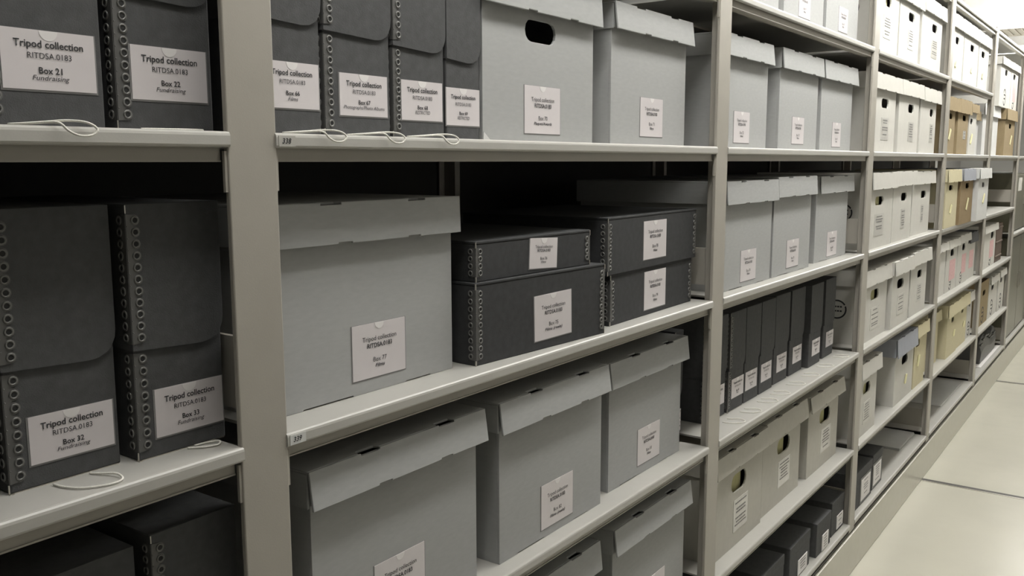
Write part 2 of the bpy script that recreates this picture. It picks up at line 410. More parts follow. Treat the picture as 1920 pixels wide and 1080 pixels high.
def carton(x0, x1, y, z, top, lb, label, color='grey', lidcol=None, handle=None, lab=None, lines=None, style='carton', flare=0.004, rz=0.0,
           depth=D, group='archive cartons', lidx=None, folder=None, cat='box', note=None, emblem=None, side_emblem=None, pink=None, tilt=0.0, lid=True, torn=False):
    """A lidded archive carton: tray body (with a handle hole), telescoping lid with locking slots, label."""
    cx = (x0+x1)/2; hw = (x1-x0)/2
    t = thing('archive_carton', label, cat, (cx, y, z), rz, group)
    mb, ml = M[color], M[lidcol or color]
    hb = top-0.010 if lid else top
    b = bmesh.new(); th = 0.005
    holes = []
    if handle: holes = [stadium(handle[0]-cx, handle[1], handle[2], handle[3])]
    bot = [(-hw*0.45, hw*0.5, 0.0016), (hw*0.55, hw*0.3, 0.0013)] if color == 'grey' else []
    panel(b, notched(-hw, hw, 0, hb, bottom=bot), th, holes)
    bx(b, -hw, -hw+th, th, depth, 0, hb); bx(b, hw-th, hw, th, depth, 0, hb)
    bx(b, -hw+th, hw-th, depth-th, depth, 0, hb); bx(b, -hw+th, hw-th, th, depth-th, 0.0008, 0.005)
    link('body', b, mb, t, bevel=0.0012 if x0 < 2.4 else 0)
    if lid:
        l0, l1 = lidx or (x0-0.009, x1+0.009); l0 -= cx; l1 -= cx; lw = l1-l0
        b = bmesh.new(); tl = 0.0035; zt = top; g = 0.007
        na, nb = l0+lw*0.30, l0+lw*0.74
        # top sheet, notched along its front edge for the locking tabs
        fr = Matrix.Translation((0, 0, zt)) @ Matrix.Rotation(-PI/2, 4, 'X')   # outline (x, z) becomes (x, y)
        o = [(l0, g)]
        o = [(l0, -g)]
        for c in (na, nb): o += [(c-0.019, -g), (c-0.016, -g+0.0085), (c+0.016, -g+0.0085), (c+0.019, -g)]
        o += [(l1, -g), (l1, depth+0.008), (l0, depth+0.008)]
        fr = Matrix(((1, 0, 0, 0), (0, 0, 1, 0), (0, -1, 0, zt), (0, 0, 0, 1)))
        panel(b, o, tl, frm=fr)
        fh = top-lb
        tiltm = Matrix.Translation((0, -g-tl, zt)) @ Matrix.Rotation(-math.atan2(flare, fh), 4, 'X')
        panel(b, notched(l0, l1, -fh, 0, top=[(na, 0.034, 0.003), (nb, 0.034, 0.003)], bottom=[(na+lw*0.06, 0.024, 0.0022), (nb-lw*0.02, 0.024, 0.0022)]), tl, frm=tiltm)
        panel(b, rect(l0+0.005, l1-0.005, -fh+0.004, -0.004), 0.002, frm=Matrix.Translation((0, -g+0.001, zt)))
        bx(b, l0, l0+tl, -g+0.001, depth+0.008, zt-fh+0.0015, zt-tl); bx(b, l1-tl, l1, -g+0.001, depth+0.008, zt-fh+0.0015, zt-tl)
        bx(b, l0+tl, l1-tl, depth+0.005, depth+0.008, zt-fh, zt-tl)
        lo = link('lid', b, ml, t, bevel=0.0009 if x0 < 2.4 else 0)
        if lidcol and lidcol != color: lo['label'] = {'blue': 'blue-grey lid', 'kraft': 'brown lid', 'cream': 'cream lid', 'pale': 'pale grey lid', 'tan': 'dark brown lid', 'dark': 'dark lid', 'white': 'white lid'}[lidcol]
    if lab: paper_label(t, lab[0]-cx, lab[1], lab[2], lab[3], -0.0001, lines, style, tilt)
    if note:
        nb_ = link('paper_tag', box(-0.011, 0.011, -0.0035, -0.0005, -note[2]/2, note[2]/2), M['note'], t, (note[0]-cx, -0.002, note[1])); nb_.rotation_euler = (0.08, note[3], 0)
    if pink: link('pink_label', box(-pink[2]/2, pink[2]/2, -0.0008, 0, -pink[3]/2, pink[3]/2), M['pink'], t, (pink[0]-cx, 0, pink[1]))
    if torn:
        b = bmesh.new(); panel(b, [(-hw, 0.001), (-hw+0.017, 0.001), (-hw+0.001, 0.013)], 0.0012, frm=Matrix.Translation((0, -0.0016, 0))); link('torn_corner', b, M['pale'], t)['label'] = 'lifted pale corner'
    if emblem:
        b = bmesh.new(); ring(b, emblem[2]); link('printed_emblem', b, M['ink'], t, (emblem[0]-cx, -0.0006, max(emblem[1], emblem[2]+0.006)))
    if side_emblem:
        b = bmesh.new(); ring(b, side_emblem[2]); e = link('printed_emblem', b, M['ink'], t, (-hw-0.0006, side_emblem[0], side_emblem[1])); e.rotation_euler = (0, 0, -PI/2)
    if folder:
        f0, f1, fz = folder
        f1 += 0.016
        b = bmesh.new()
        for k in range(3): bx(b, -(f1-f0)/2, (f1-f0)/2, 0.004*k, 0.004*k+0.0012, 0, fz-0.006*k)
        bx(b, -(f1-f0)/2, (f1-f0)/2, 0, 0.0092, -0.001, 0)
        bx(b, -(f1-f0)/2+0.02, -(f1-f0)/2+0.08, 0, 0.0012, fz, fz+0.008)
        tag(link('file_folder', b, M['manila'], None, (f0/2+f1/2, y+0.013, z+0.0065)), 'yellow folder showing in the handle of the ' + label[:1].lower() + ' '.join(label[1:].split()[:8]), 'folder', 'folders inside cartons')
    return t

def ring(b, r):
    """A round stamp: an open ring around two short lines."""
    for a0, a1 in ((-2.6, 0.4), (0.55, 2.6)):
        n = 14; o = arc(0, 0, r, a0, a1, n) + arc(0, 0, r*0.84, a1, a0, n)
        panel(b, o, 0.0005)
    for z in (0.2, -0.25):
        for k in range(4): bx(b, -r*0.5+k*r*0.27, -r*0.5+k*r*0.27+r*0.2, 0, 0.0005, z*r, z*r+r*0.16)

def L4(n, s): return (TC, RN, 'Box ' + n, s)

Z = LV
# --- eye-level shelf
carton(0.424, 0.742, 0.045, Z['A'], 0.252, 0.199, 'large grey carton reading Plaques/Awards with a dark open handle', handle=(0.578, 0.173, 0.088, 0.035),
       lab=(0.583, 0.051, 0.103, 0.075), lines=L4('70', 'Plaques/Awards'), lidx=(0.415, 0.753), torn=True)
carton(0.806, 1.120, 0.045, Z['A'], 0.253, 0.204, 'grey carton without handle beside the Plaques/Awards carton', lab=(0.968, 0.054, 0.095, 0.074), lines=L4('71', 'Films'), lidx=(0.802, 1.129), flare=0.006)
carton(1.300, 1.603, 0.045, Z['A'], 0.256, 0.205, 'grey eye-level carton just past the upright after the Plaques/Awards bay', lab=(1.437, 0.049, 0.098, 0.073), lines=L4('72', 'Films'), lidx=(1.292, 1.609), flare=0.006)
carton(1.692, 2.012, 0.045, Z['A'], 0.259, 0.206, 'grey carton in the middle of the three at eye level', lab=(1.847, 0.052, 0.098, 0.072), lines=L4('73', 'Films'), lidx=(1.680, 2.022), flare=0.005)
carton(2.046, 2.366, 0.045, Z['A'], 0.260, 0.205, 'grey carton last of the three at eye level, by the white cartons', lab=(2.209, 0.049, 0.087, 0.073), lines=L4('74', 'Films'), lidx=(2.035, 2.380), flare=0.006)
W = dict(color='white', style='faint', group='white handled cartons')
carton(2.535, 2.880, 0.030, Z['A'], 0.266, 0.211, 'first white handled carton on the eye-level shelf, beside the grey cartons', handle=(2.727, 0.169, 0.10, 0.033), lab=(2.735, 0.081, 0.10, 0.077), lidx=(2.525, 2.925), **W)
carton(2.934, 3.265, 0.030, Z['A'], 0.267, 0.212, 'middle white handled carton on the eye-level shelf', handle=(3.130, 0.169, 0.095, 0.033), lab=(3.140, 0.081, 0.083, 0.074), lidx=(2.929, 3.295), **W)
carton(3.300, 3.605, 0.030, Z['A'], 0.264, 0.209, 'third white handled carton on the eye-level shelf, beside the brown cartons', handle=(3.515, 0.169, 0.075, 0.032), lab=(3.520, 0.085, 0.06, 0.076), lidx=(3.305, 3.645), **W)
carton(3.760, 4.050, 0.030, Z['A'], 0.258, 0.195, 'brown carton with a yellow tag, first on the eye-level shelf past the white cartons', 'kraft', handle=(3.945, 0.173, 0.07, 0.028), lidx=(3.750, 4.112), note=(3.92, 0.09, 0.05, 0.3), group='brown cartons')
carton(4.124, 4.400, 0.030, Z['A'], 0.262, 0.195, 'second brown carton at eye level, with a pale label', 'kraft', handle=(4.290, 0.176, 0.09, 0.028), lab=(4.31, 0.095, 0.065, 0.04), style='faint', lidx=(4.116, 4.420), group='brown cartons')
carton(4.435, 4.640, 0.030, Z['A'], 0.255, 0.210, 'white eye-level carton under a brown lid', 'white', 'kraft', handle=(4.50, 0.168, 0.078, 0.03), note=(4.50, 0.08, 0.05, 0.3), group='brown lidded cartons')
carton(4.665, 4.905, 0.060, Z['A'], 0.235, 0.185, 'pale carton under a tan lid, set back beside the brown lidded carton', 'pale', 'kraft', group='brown lidded cartons')
carton(5.70, 6.140, 0.030, Z['A'], 0.288, 0.221, 'lone brown carton carrying white cartons on its lid', 'kraft', handle=(5.928, 0.187, 0.11, 0.032), lidx=(5.685, 6.160), note=(5.97, 0.10, 0.06, 0.3), group='brown cartons')
carton(5.05, 5.62, 0.060, Z['A'], 0.288, 0.225, 'pale carton half hidden by the upright beside the lone brown carton', 'pale', group='pale cartons')
zt6 = Z['A']+0.289
carton(5.375, 5.810, 0.030, zt6, 0.283, 0.238, 'white carton with a black ring stamp, stacked up on the pale carton', 'white', handle=(5.60, 0.205, 0.11, 0.036), lidx=(5.36, 5.82), emblem=(5.58, 0.06, 0.05), group='stacked white cartons')
carton(5.830, 6.140, 0.030, zt6, 0.285, 0.240, 'white carton with a pink label, stacked up on the brown carton', 'white', handle=(5.965, 0.205, 0.11, 0.034), lidx=(5.822, 6.15), pink=(5.99, 0.115, 0.14, 0.12), emblem=(5.96, 0.03, 0.045), group='stacked white cartons')

# --- top shelf
carton(1.330, 1.660, 0.045, Z['T'], 0.262, 0.208, 'grey carton on the top shelf, half cut off beside the upright', group='cartons on the top shelf')
carton(1.699, 2.029, 0.045, Z['T'], 0.262, 0.208, 'middle grey carton on the top shelf with a tall clear sleeved label', lab=(1.862, 0.060, 0.095, 0.074), lines=L4('91', 'Films'), group='cartons on the top shelf')
carton(2.058, 2.386, 0.045, Z['T'], 0.262, 0.208, 'last grey carton on the top shelf, before the white handled cartons', lab=(2.226, 0.062, 0.094, 0.072), lines=L4('92', 'Films'), group='cartons on the top shelf')
carton(2.535, 2.852, 0.030, Z['T'], 0.272, 0.214, 'first white handled carton on the top shelf with a yellow folder inside', handle=(2.70, 0.178, 0.08, 0.033), lab=(2.695, 0.093, 0.10, 0.075), lidx=(2.525, 2.862), folder=(2.58, 2.715, 0.21), side_emblem=(0.085, 0.145, 0.032), **W)
carton(2.871, 3.190, 0.030, Z['T'], 0.272, 0.212, 'middle white handled carton on the top shelf', handle=(3.055, 0.171, 0.095, 0.032), lab=(3.054, 0.091, 0.08, 0.076), lidx=(2.866, 3.212), **W)
carton(3.235, 3.625, 0.030, Z['T'], 0.279, 0.222, 'third white handled carton on the top shelf with a smudged label', handle=(3.475, 0.178, 0.10, 0.033), lab=(3.485, 0.097, 0.11, 0.076), lidx=(3.225, 3.655), **W)
carton(3.760, 4.140, 0.030, Z['T'], 0.290, 0.230, 'first bright white carton under the canopy, with a small tag', 'white', handle=(3.985, 0.183, 0.09, 0.033), note=(3.96, 0.075, 0.025, 0.3), group='white cartons under the canopy', lidx=(3.75, 4.146))
carton(4.165, 4.560, 0.030, Z['T'], 0.290, 0.230, 'middle bright white carton under the canopy', 'white', handle=(4.385, 0.188, 0.11, 0.033), note=(4.38, 0.08, 0.025, 0.3), group='white cartons under the canopy', lidx=(4.155, 4.57))
carton(4.590, 4.900, 0.030, Z['T'], 0.288, 0.230, 'third bright white carton under the canopy', 'white', handle=(4.718, 0.188, 0.11, 0.033), note=(4.72, 0.08, 0.03, 0.3), group='white cartons under the canopy', lidx=(4.58, 4.908))

# --- shelf below eye level
carton(0.020, 0.357, 0.053, Z['B'], 0.254, 0.202, 'wide grey carton reading Films beside the flat charcoal film boxes', lab=(0.204, 0.056, 0.100, 0.073), lines=L4('77', 'Films'), lidx=(0.009, 0.365), flare=0.002)
carton(1.311, 1.622, 0.030, Z['B'], 0.257, 0.203, 'grey carton above the charcoal document boxes, first of three', lab=(1.471, 0.051, 0.098, 0.076), lines=L4('78', 'Films'), lidx=(1.304, 1.634), rz=-0.01)
carton(1.641, 1.945, 0.030, Z['B'], 0.262, 0.209, 'grey carton above the charcoal document boxes, middle of three', lab=(1.799, 0.053, 0.098, 0.075), lines=L4('79', 'Films'), lidx=(1.639, 1.958))
carton(2.042, 2.372, 0.045, Z['B'], 0.258, 0.206, 'grey carton above the charcoal document boxes, third of three', lab=(2.215, 0.048, 0.10, 0.075), lines=L4('80', 'Films'), lidx=(2.046, 2.395))
carton(2.540, 2.862, 0.018, Z['B'], 0.263, 0.206, 'white carton with a grey label below eye level, next to the grey cartons', handle=(2.669, 0.165, 0.115, 0.031), lab=(2.676, 0.081, 0.13, 0.076), lidx=(2.530, 2.872), folder=(2.57, 2.700, 0.20), side_emblem=(0.085, 0.127, 0.03), **W)
carton(2.878, 3.180, 0.020, Z['B'], 0.265, 0.210, 'white carton with a dark handle, middle of three below eye level', handle=(3.049, 0.167, 0.095, 0.031), lab=(3.044, 0.083, 0.065, 0.075), lidx=(2.876, 3.215), **W)
carton(3.240, 3.580, 0.030, Z['B'], 0.261, 0.208, 'white carton, third of three below eye level, beside the cream carton', handle=(3.450, 0.164, 0.10, 0.031), lab=(3.435, 0.085, 0.045, 0.072), lidx=(3.260, 3.625), folder=(3.29, 3.455, 0.20), **W)
N5 = dict(group='tagged cartons on one shelf')
carton(3.755, 4.040, -0.002, Z['B'], 0.264, 0.207, 'cream carton with a yellow tag, lid level with a blue-grey lid', 'cream', handle=(3.869, 0.182, 0.092, 0.024), lidx=(3.745, 4.060), note=(3.88, 0.085, 0.04, 0.2), **N5)
carton(4.060, 4.400, -0.012, Z['B'], 0.264, 0.208, 'dark brown carton under a blue-grey lid', 'tan', 'blue', handle=(4.235, 0.183, 0.098, 0.026), lidx=(4.066, 4.392), note=(4.24, 0.095, 0.06, 0.25), **N5)
carton(4.420, 4.745, -0.033, Z['B'], 0.265, 0.213, 'grey carton with a yellow tag jutting out in front of the upright', 'pale', handle=(4.571, 0.181, 0.071, 0.026), lidx=(4.400, 4.755), note=(4.59, 0.11, 0.05, 0.35), **N5)

# --- middle shelf
carton(0.055, 0.382, 0.030, Z['C'], 0.268, 0.219, 'large grey carton with gaping lid in front, below the wide Films carton', lab=(0.211, 0.066, 0.100, 0.075), lines=L4('81', 'Films'), lidx=(0.046, 0.392), flare=0.007)
carton(0.438, 0.756, 0.028, Z['C'], 0.267, 0.217, 'grey carton with gaping lid reading Films, under the flat film boxes', lab=(0.606, 0.055, 0.100, 0.078), lines=L4('82', 'Films (reels)'), lidx=(0.427, 0.763), flare=0.007)
carton(0.811, 1.128, 0.043, Z['C'], 0.259, 0.208, 'grey carton at middle height beside the narrow charcoal box', lab=(0.979, 0.058, 0.098, 0.076), lines=L4('83', 'Films'), lidx=(0.796, 1.137), flare=0.006)
carton(2.540, 2.880, 0.025, Z['C'], 0.259, 0.203, 'white handled carton at middle height with a yellow folder showing', handle=(2.703, 0.161, 0.114, 0.038), lab=(2.715, 0.075, 0.116, 0.079), lidx=(2.530, 2.899), folder=(2.58, 2.735, 0.20), side_emblem=(0.085, 0.121, 0.034), **W)
carton(2.908, 3.190, 0.012, Z['C'], 0.259, 0.206, 'white handled carton at middle height with an empty black handle', handle=(3.038, 0.165, 0.107, 0.037), lab=(3.054, 0.083, 0.11, 0.078), lidx=(2.903, 3.214), **W)
carton(3.228, 3.530, 0.015, Z['C'], 0.266, 0.212, 'white handled carton at middle height, last beside the pink labels', handle=(3.394, 0.166, 0.086, 0.034), lab=(3.396, 0.086, 0.08, 0.075), lidx=(3.224, 3.568), folder=(3.26, 3.40, 0.20), **W)
P5 = dict(color='white', group='pink labelled cartons')
carton(3.760, 4.020, 0.028, Z['C'], 0.257, 0.217, 'white carton without pink label, wedged beside the upright at middle height', 'white', emblem=(3.86, 0.03, 0.03), group='pink labelled cartons')
carton(4.050, 4.325, 0.028, Z['C'], 0.256, 0.216, 'first white carton with a pink label at middle height', handle=(4.192, 0.189, 0.09, 0.035), pink=(4.212, 0.103, 0.15, 0.10), emblem=(4.17, 0.03, 0.03), **P5)
carton(4.345, 4.640, 0.028, Z['C'], 0.261, 0.221, 'second white carton with a pink label at middle height', handle=(4.506, 0.193, 0.083, 0.036), pink=(4.529, 0.105, 0.118, 0.10), emblem=(4.46, 0.03, 0.03), **P5)
carton(4.665, 4.900, 0.033, Z['C'], 0.255, 0.197, 'white carton with a pink label under a dark lid', 'white', 'dark', pink=(4.79, 0.105, 0.13, 0.097), group='pink labelled cartons')
carton(5.140, 5.640, 0.030, Z['C'], 0.258, 0.216, 'white carton with a pink label beside the brown ledger', 'white', handle=(5.500, 0.190, 0.11, 0.044), pink=(5.49, 0.105, 0.15, 0.105), emblem=(5.45, 0.03, 0.04), group='pink labelled cartons')
b = bmesh.new(); bx(b, -0.13, 0.13, 0, 0.30, 0, 0.242)
for z in (0.03, 0.12, 0.21): bx(b, -0.131, 0.131, -0.004, 0.05, z, z+0.012)
t = thing('ledger_binder', 'dark brown binder standing on the middle shelf beside the pink labelled carton', 'binder', (5.80, 0.03, Z['C']))
link('cover', b, M['brown'], t, bevel=0.004)
link('pages', box(-0.10, 0.10, 0.02, 0.296, 0.242, 0.2425), M['notch'], t)

# --- second shelf from the floor
carton(0.440, 0.740, 0.035, Z['D'], 0.269, 0.212, 'grey carton lowest in the film bay, only its lid corner showing', lidx=(0.430, 0.752), flare=0.006, group='cartons near the floor')
carton(0.809, 1.135, 0.030, Z['D'], 0.272, 0.219, 'grey carton near the floor, cut off at its label', lab=(0.985, 0.070, 0.110, 0.076), lines=L4('88', 'Films'), lidx=(0.799, 1.143), flare=0.007, group='cartons near the floor')
S3 = dict(color='stone', style='faint', group='stone grey handled cartons')
carton(1.312, 1.640, 0.035, Z['D'], 0.269, 0.216, 'first stone grey handled carton near the floor, yellow folder inside', handle=(1.474, 0.168, 0.100, 0.048), lab=(1.489, 0.081, 0.095, 0.084), lidx=(1.303, 1.648), folder=(1.36, 1.500, 0.205), **S3)
carton(1.662, 1.978, 0.043, Z['D'], 0.270, 0.211, 'second stone grey handled carton near the floor, in the middle', handle=(1.832, 0.168, 0.106, 0.047), lab=(1.840, 0.086, 0.098, 0.076), lidx=(1.660, 2.000), folder=(1.71, 1.850, 0.205), flare=0.008, **S3)
carton(2.045, 2.358, 0.040, Z['D'], 0.263, 0.214, 'third stone grey handled carton near the floor, before the white cartons', handle=(2.214, 0.166, 0.112, 0.046), lab=(2.229, 0.085, 0.102, 0.077), lidx=(2.026, 2.380), folder=(2.09, 2.230, 0.205), flare=0.008, **S3)
carton(2.535, 2.778, 0.020, Z['D'], 0.274, 0.218, 'narrow white handled carton half behind the upright, above the small charcoal boxes', handle=(2.640, 0.170, 0.10, 0.042), lab=(2.65, 0.08, 0.09, 0.08), lidx=(2.525, 2.800), folder=(2.56, 2.665, 0.205), **W)
carton(3.066, 3.390, 0.020, Z['D'], 0.277, 0.203, 'white carton under a blue-grey lid, standing apart on its shelf', 'white', 'blue', handle=(3.233, 0.167, 0.107, 0.040), lidx=(3.045, 3.398), note=(3.254, 0.081, 0.04, 0.1), flare=0.006, group='lidded cartons above the grey board')
carton(3.412, 3.625, 0.020, Z['D'], 0.280, 0.225, 'cream carton with a yellow tag beside the blue-grey lid', 'cream', handle=(3.47, 0.195, 0.078, 0.032), lidx=(3.406, 3.640), note=(3.488, 0.115, 0.05, 0.1), group='lidded cartons above the grey board')
C5 = dict(color='cream', group='cream cartons')
carton(3.760, 4.070, 0.050, Z['D'], 0.258, 0.207, 'cream carton half hidden by the upright near the floor', lidx=(3.750, 4.085), **C5)
carton(4.135, 4.415, 0.020, Z['D'], 0.272, 0.210, 'cream carton with its full side showing near the floor', handle=(4.276, 0.181, 0.065, 0.026), lidx=(4.105, 4.424), note=(4.318, 0.108, 0.035, 0.1), **C5)
carton(4.445, 4.715, 0.025, Z['D'], 0.272, 0.206, 'cream carton beside the pale carton with a ring stamp', handle=(4.577, 0.188, 0.06, 0.026), lidx=(4.428, 4.732), note=(4.627, 0.108, 0.03, 0.1), **C5)
carton(4.750, 4.905, 0.030, Z['D'], 0.260, 0.206, 'narrow white carton with a ring stamp after the cream cartons', 'white', handle=(4.83, 0.19, 0.05, 0.036), emblem=(4.83, 0.05, 0.04), lidx=(4.742, 4.912), group='ring stamped white cartons')
carton(5.150, 5.500, 0.030, Z['D'], 0.262, 0.258, 'brown carton with open top beside the ring stamped white cartons', 'kraft', handle=(5.33, 0.19, 0.10, 0.034), emblem=(5.31, 0.06, 0.05), group='ring stamped white cartons', lid=False)
carton(5.530, 5.860, 0.030, Z['D'], 0.258, 0.215, 'first ring stamped white carton beside the brown one near the floor', 'white', handle=(5.667, 0.19, 0.10, 0.040), emblem=(5.66, 0.06, 0.05), group='ring stamped white cartons')
carton(5.885, 6.140, 0.025, Z['D'], 0.269, 0.225, 'last ring stamped white carton near the floor, against the upright', 'white', handle=(6.0, 0.20, 0.09, 0.039), emblem=(6.0, 0.06, 0.05), group='ring stamped white cartons')

# ------------------------------------------------------------------ charcoal document boxes with metal edging
def edging(bm_strip, bm_eye, bm_hole, z0, z1, side=1, pitch=0.0122, y0=0.0, wing=True, ey=0.0095):
    """Scalloped metal strip folded round a vertical corner at x=0, eyelets in each wing. side: +1 the front wing runs to +x."""
    n = max(2, int(round((z1-z0)/pitch))); p = (z1-z0)/n
    for w_ in ((0, 1) if wing else (0,)):
        o = [(0.0, z0)]
        for k in range(n):
            c = z0 + p*(k+0.5)
            o += arc(ey, c, 0.0056, -PI*0.42, PI*0.42, 5)
            if k < n-1: o.append((0.0068, c+p/2))
        o += [(0.0, z1)]
        M4 = Matrix.Translation((0, y0-0.0007, 0)) @ Matrix.Diagonal((side, 1, 1, 1))
        if w_: M4 = Matrix.Translation((-0.0007*side, y0, 0)) @ Matrix.Rotation(PI/2*side, 4, 'Z') @ Matrix.Diagonal((side, -1, 1, 1)) if side > 0 else None
        panel(bm_strip, o, 0.0007, frm=M4)
        for k in range(n):
            c = z0 + p*(k+0.5)
            R0, r1 = 0.0036, 0.0011; S, Q = 10, 5
            vs = []
            for i in range(S):
                a = 2*PI*i/S; row = []
                for j in range(Q):
                    q = 2*PI*j/Q
                    v = Vector((ey + (R0 + r1*math.cos(q))*math.cos(a), -0.0002 + r1*math.sin(q), c + (R0 + r1*math.cos(q))*math.sin(a)))
                    row.append(bm_eye.verts.new(M4 @ v))
                vs.append(row)
            for i in range(S):
                for j in range(Q): bm_eye.faces.new((vs[i][j], vs[(i+1) % S][j], vs[(i+1) % S][(j+1) % Q], vs[i][(j+1) % Q]))
            bm_hole.faces.new([bm_hole.verts.new(M4 @ Vector((ey + 0.0027*math.cos(2*PI*i/8), -0.0004, c + 0.0027*math.sin(2*PI*i/8)))) for i in range(8)])
            if w_ == 0 and k < n-1:                       # pin holes along the fold
                bmesh.ops.create_icosphere(bm_eye, subdivisions=1, radius=0.0007, matrix=Matrix.Translation((0.0012*side, y0-0.0008, c+p/2)))

def put_edging(parent, corner, spans, side=1, wing=True, y0=0.0):
    for z0, z1 in spans:
        a, e, h_ = bmesh.new(), bmesh.new(), bmesh.new()
        edging(a, e, h_, z0, z1, side, wing=wing, y0=y0)
        s = link('metal_edging', a, M['edge'], parent, corner)
        link('eyelets', e, M['eyelet'], s, smooth=True)
        link('eyelet_holes', h_, M['hole'], s)

LOOP_HANG = [(-0.028, 0.036, 0.0020), (-0.012, 0.020, 0.0035), (0.002, 0.004, 0.0050), (0.014, -0.007, 0.0035), (0.022, -0.010, -0.002), (0.017, -0.010, -0.0075), (0.006, -0.009, -0.008),
             (-0.003, -0.008, -0.004), (-0.010, -0.004, 0.0028), (-0.020, 0.018, 0.0025), (-0.032, 0.037, 0.0018)]
LOOP_FLAT = [(-0.024, 0.050, 0.0016), (-0.022, 0.034, 0.0016), (-0.014, 0.017, 0.0016), (0.004, 0.006, 0.0016), (0.016, 0.010, 0.0018), (0.018, 0.024, 0.0035), (0.012, 0.042, 0.0018), (0.008, 0.052, 0.0016)]
def cord(parent, pts, dx, dy, sx=1.0):
    b = bmesh.new(); tube(b, [(x*sx+dx, y-dy, z) for x, y, z in pts], 0.0011)
    link('pull_cord', b, M['cord'], parent, smooth=True)

def doc_box(x0, x1, y, z, label, flap=0.117, h=0.262, lab=None, lines=None, depth=0.31, group='charcoal document boxes', cordpts=None, cdx=0.0, csx=1.0, rz=0.0, detail=True, wing=True, style='doc'):
    """A flip-top document box: body, wrap-over lid with a rounded flap, metal edging at the corner, label, pull cord."""
    hw = (x1-x0)/2; cx = (x0+x1)/2
    t = thing('document_box', label, 'box', (cx, y, z), rz, group)
    link('body', box(-hw+0.0015, hw-0.0015, 0.0025, depth, 0, h-0.003), M['dark'], t, bevel=0.0018)
    r = 0.024
    o = [(-hw, flap), (hw-r*1.25, flap-0.0035)] + [(hw-r + r*math.sin(a), flap-0.003 + r*1.1*(1-math.cos(a))) for a in (0.25, 0.6, 0.95, 1.3, PI/2)] + [(hw, h), (-hw, h)]
    b = bmesh.new(); panel(b, o, 0.0022, frm=Matrix.Translation((0, -0.0007, 0)))
    bx(b, -hw, hw, 0.0015, depth+0.002, h-0.0022, h); bx(b, -hw, -hw+0.0015, 0.0015, depth*0.9, flap, h-0.0022)
    bx(b, hw-0.0015, hw, 0.0015, depth*0.9, flap+0.03, h-0.0022)
    link('lid', b, M['dark'], t, bevel=0.0006)
    if detail:
        put_edging(t, (-hw, -0.0008, 0), [(flap+0.007, h-0.010)], wing=wing)
        put_edging(t, (-hw+0.0015, 0.0024, 0), [(0.009, flap-0.003)], wing=wing)
        b = bmesh.new()
        bx(b, -hw-0.0002, -hw+0.004, -0.0006, 0.0045, 0, 0.0012); bx(b, -hw-0.0002, -hw+0.001, 0.0016, 0.003, 0.0012, 0.009)
        bx(b, -hw+0.004, hw-0.004, 0.0016, 0.003, 0, 0.0010)
        link('corner_binding', b, M['steel'], t)
        link('corner_tip', box(-hw-0.0003, -hw+0.0008, -0.0012, 0.0004, h-0.009, h-0.001), M['steel'], t)
    if lab: paper_label(t, lab[0]-cx, lab[1], lab[2], lab[3], 0.0023, lines, style)
    if cordpts: cord(t, cordpts, cdx, y, csx)
    return t

def L5(n, s): return (TC, RN, 'Box ' + n, s)
F = 'charcoal flip-top box reading '
A_, B_, C_ = Z['A'], Z['B'], Z['C']
doc_box(-0.278, -0.167, 0.040, A_, F+'Fundraising on the eye-level shelf, cord loop over the lip', 0.128, lab=(-0.2185, 0.059, 0.085, 0.052), lines=L5('21', 'Fundraising'), cordpts=LOOP_HANG, cdx=-0.007)
doc_box(-0.157, -0.046, 0.040, A_, F+'Fundraising on the eye-level shelf, beside the wide upright', 0.128, lab=(-0.097, 0.056, 0.085, 0.052), lines=L5('22', 'Fundraising'),
        cordpts=[(-0.036, 0.037, 0.0012), (-0.02, 0.028, 0.0012), (0.0, 0.022, 0.0012), (0.024, 0.024, 0.0012), (0.03, 0.036, 0.0012)], cdx=0.002)
doc_box(0.002, 0.106, 0.040, A_, F+'Films at eye level, partly behind the wide upright', 0.128, lab=(0.061, 0.056, 0.080, 0.052), lines=L5('66', 'Films'), cordpts=LOOP_HANG, cdx=0.018)
doc_box(0.109, 0.225, 0.040, A_, F+'Photographs/Photo Albums at eye level', 0.1235, lab=(0.176, 0.051, 0.083, 0.051), lines=L5('67', 'Photographs/Photo Albums'), cordpts=LOOP_HANG, cdx=0.005)
doc_box(0.228, 0.334, 0.040, A_, F+'Restricted at eye level, next to the photo albums box', 0.118, lab=(0.286, 0.050, 0.083, 0.052), lines=L5('68', 'RESTRICTED'), cordpts=LOOP_HANG, cdx=-0.002, csx=0.95)
doc_box(0.336, 0.413, 0.040, A_, F+'Restricted at eye level, beside the Plaques/Awards carton', 0.111, lab=(0.374, 0.046, 0.075, 0.052), lines=L5('69', 'RESTRICTED'), detail=False)
doc_box(-0.400, -0.292, 0.057, B_, 'charcoal flip-top box cut off at the edge beside the lower Fundraising pair', 0.117, group='charcoal document boxes')
doc_box(-0.276, -0.164, 0.057, B_, F+'Fundraising on the lower shelf, cord lying flat in front', 0.115, lab=(-0.213, 0.045, 0.083, 0.046), lines=L5('32', 'Fundraising'), cordpts=LOOP_FLAT, cdx=0.008, csx=1.15)
doc_box(-0.154, -0.046, 0.045, B_, F+'Fundraising on the lower shelf, by the wide upright', 0.115, lab=(-0.091, 0.045, 0.082, 0.051), lines=L5('33', 'Fundraising'),
        cordpts=[(0.000, 0.042, 0.0012), (0.012, 0.030, 0.0016), (0.026, 0.025, 0.0016), (0.032, 0.031, 0.003), (0.026, 0.040, 0.0016), (0.010, 0.044, 0.0012)], cdx=0.0)
doc_box(-0.278, -0.164, 0.050, C_, 'charcoal flip-top box in shadow under the lower Fundraising pair', 0.117, h=0.245, group='charcoal boxes in shadow')
doc_box(-0.151, -0.046, 0.040, C_, 'taller charcoal flip-top box in shadow beside the wide upright', 0.117, h=0.254, group='charcoal boxes in shadow')
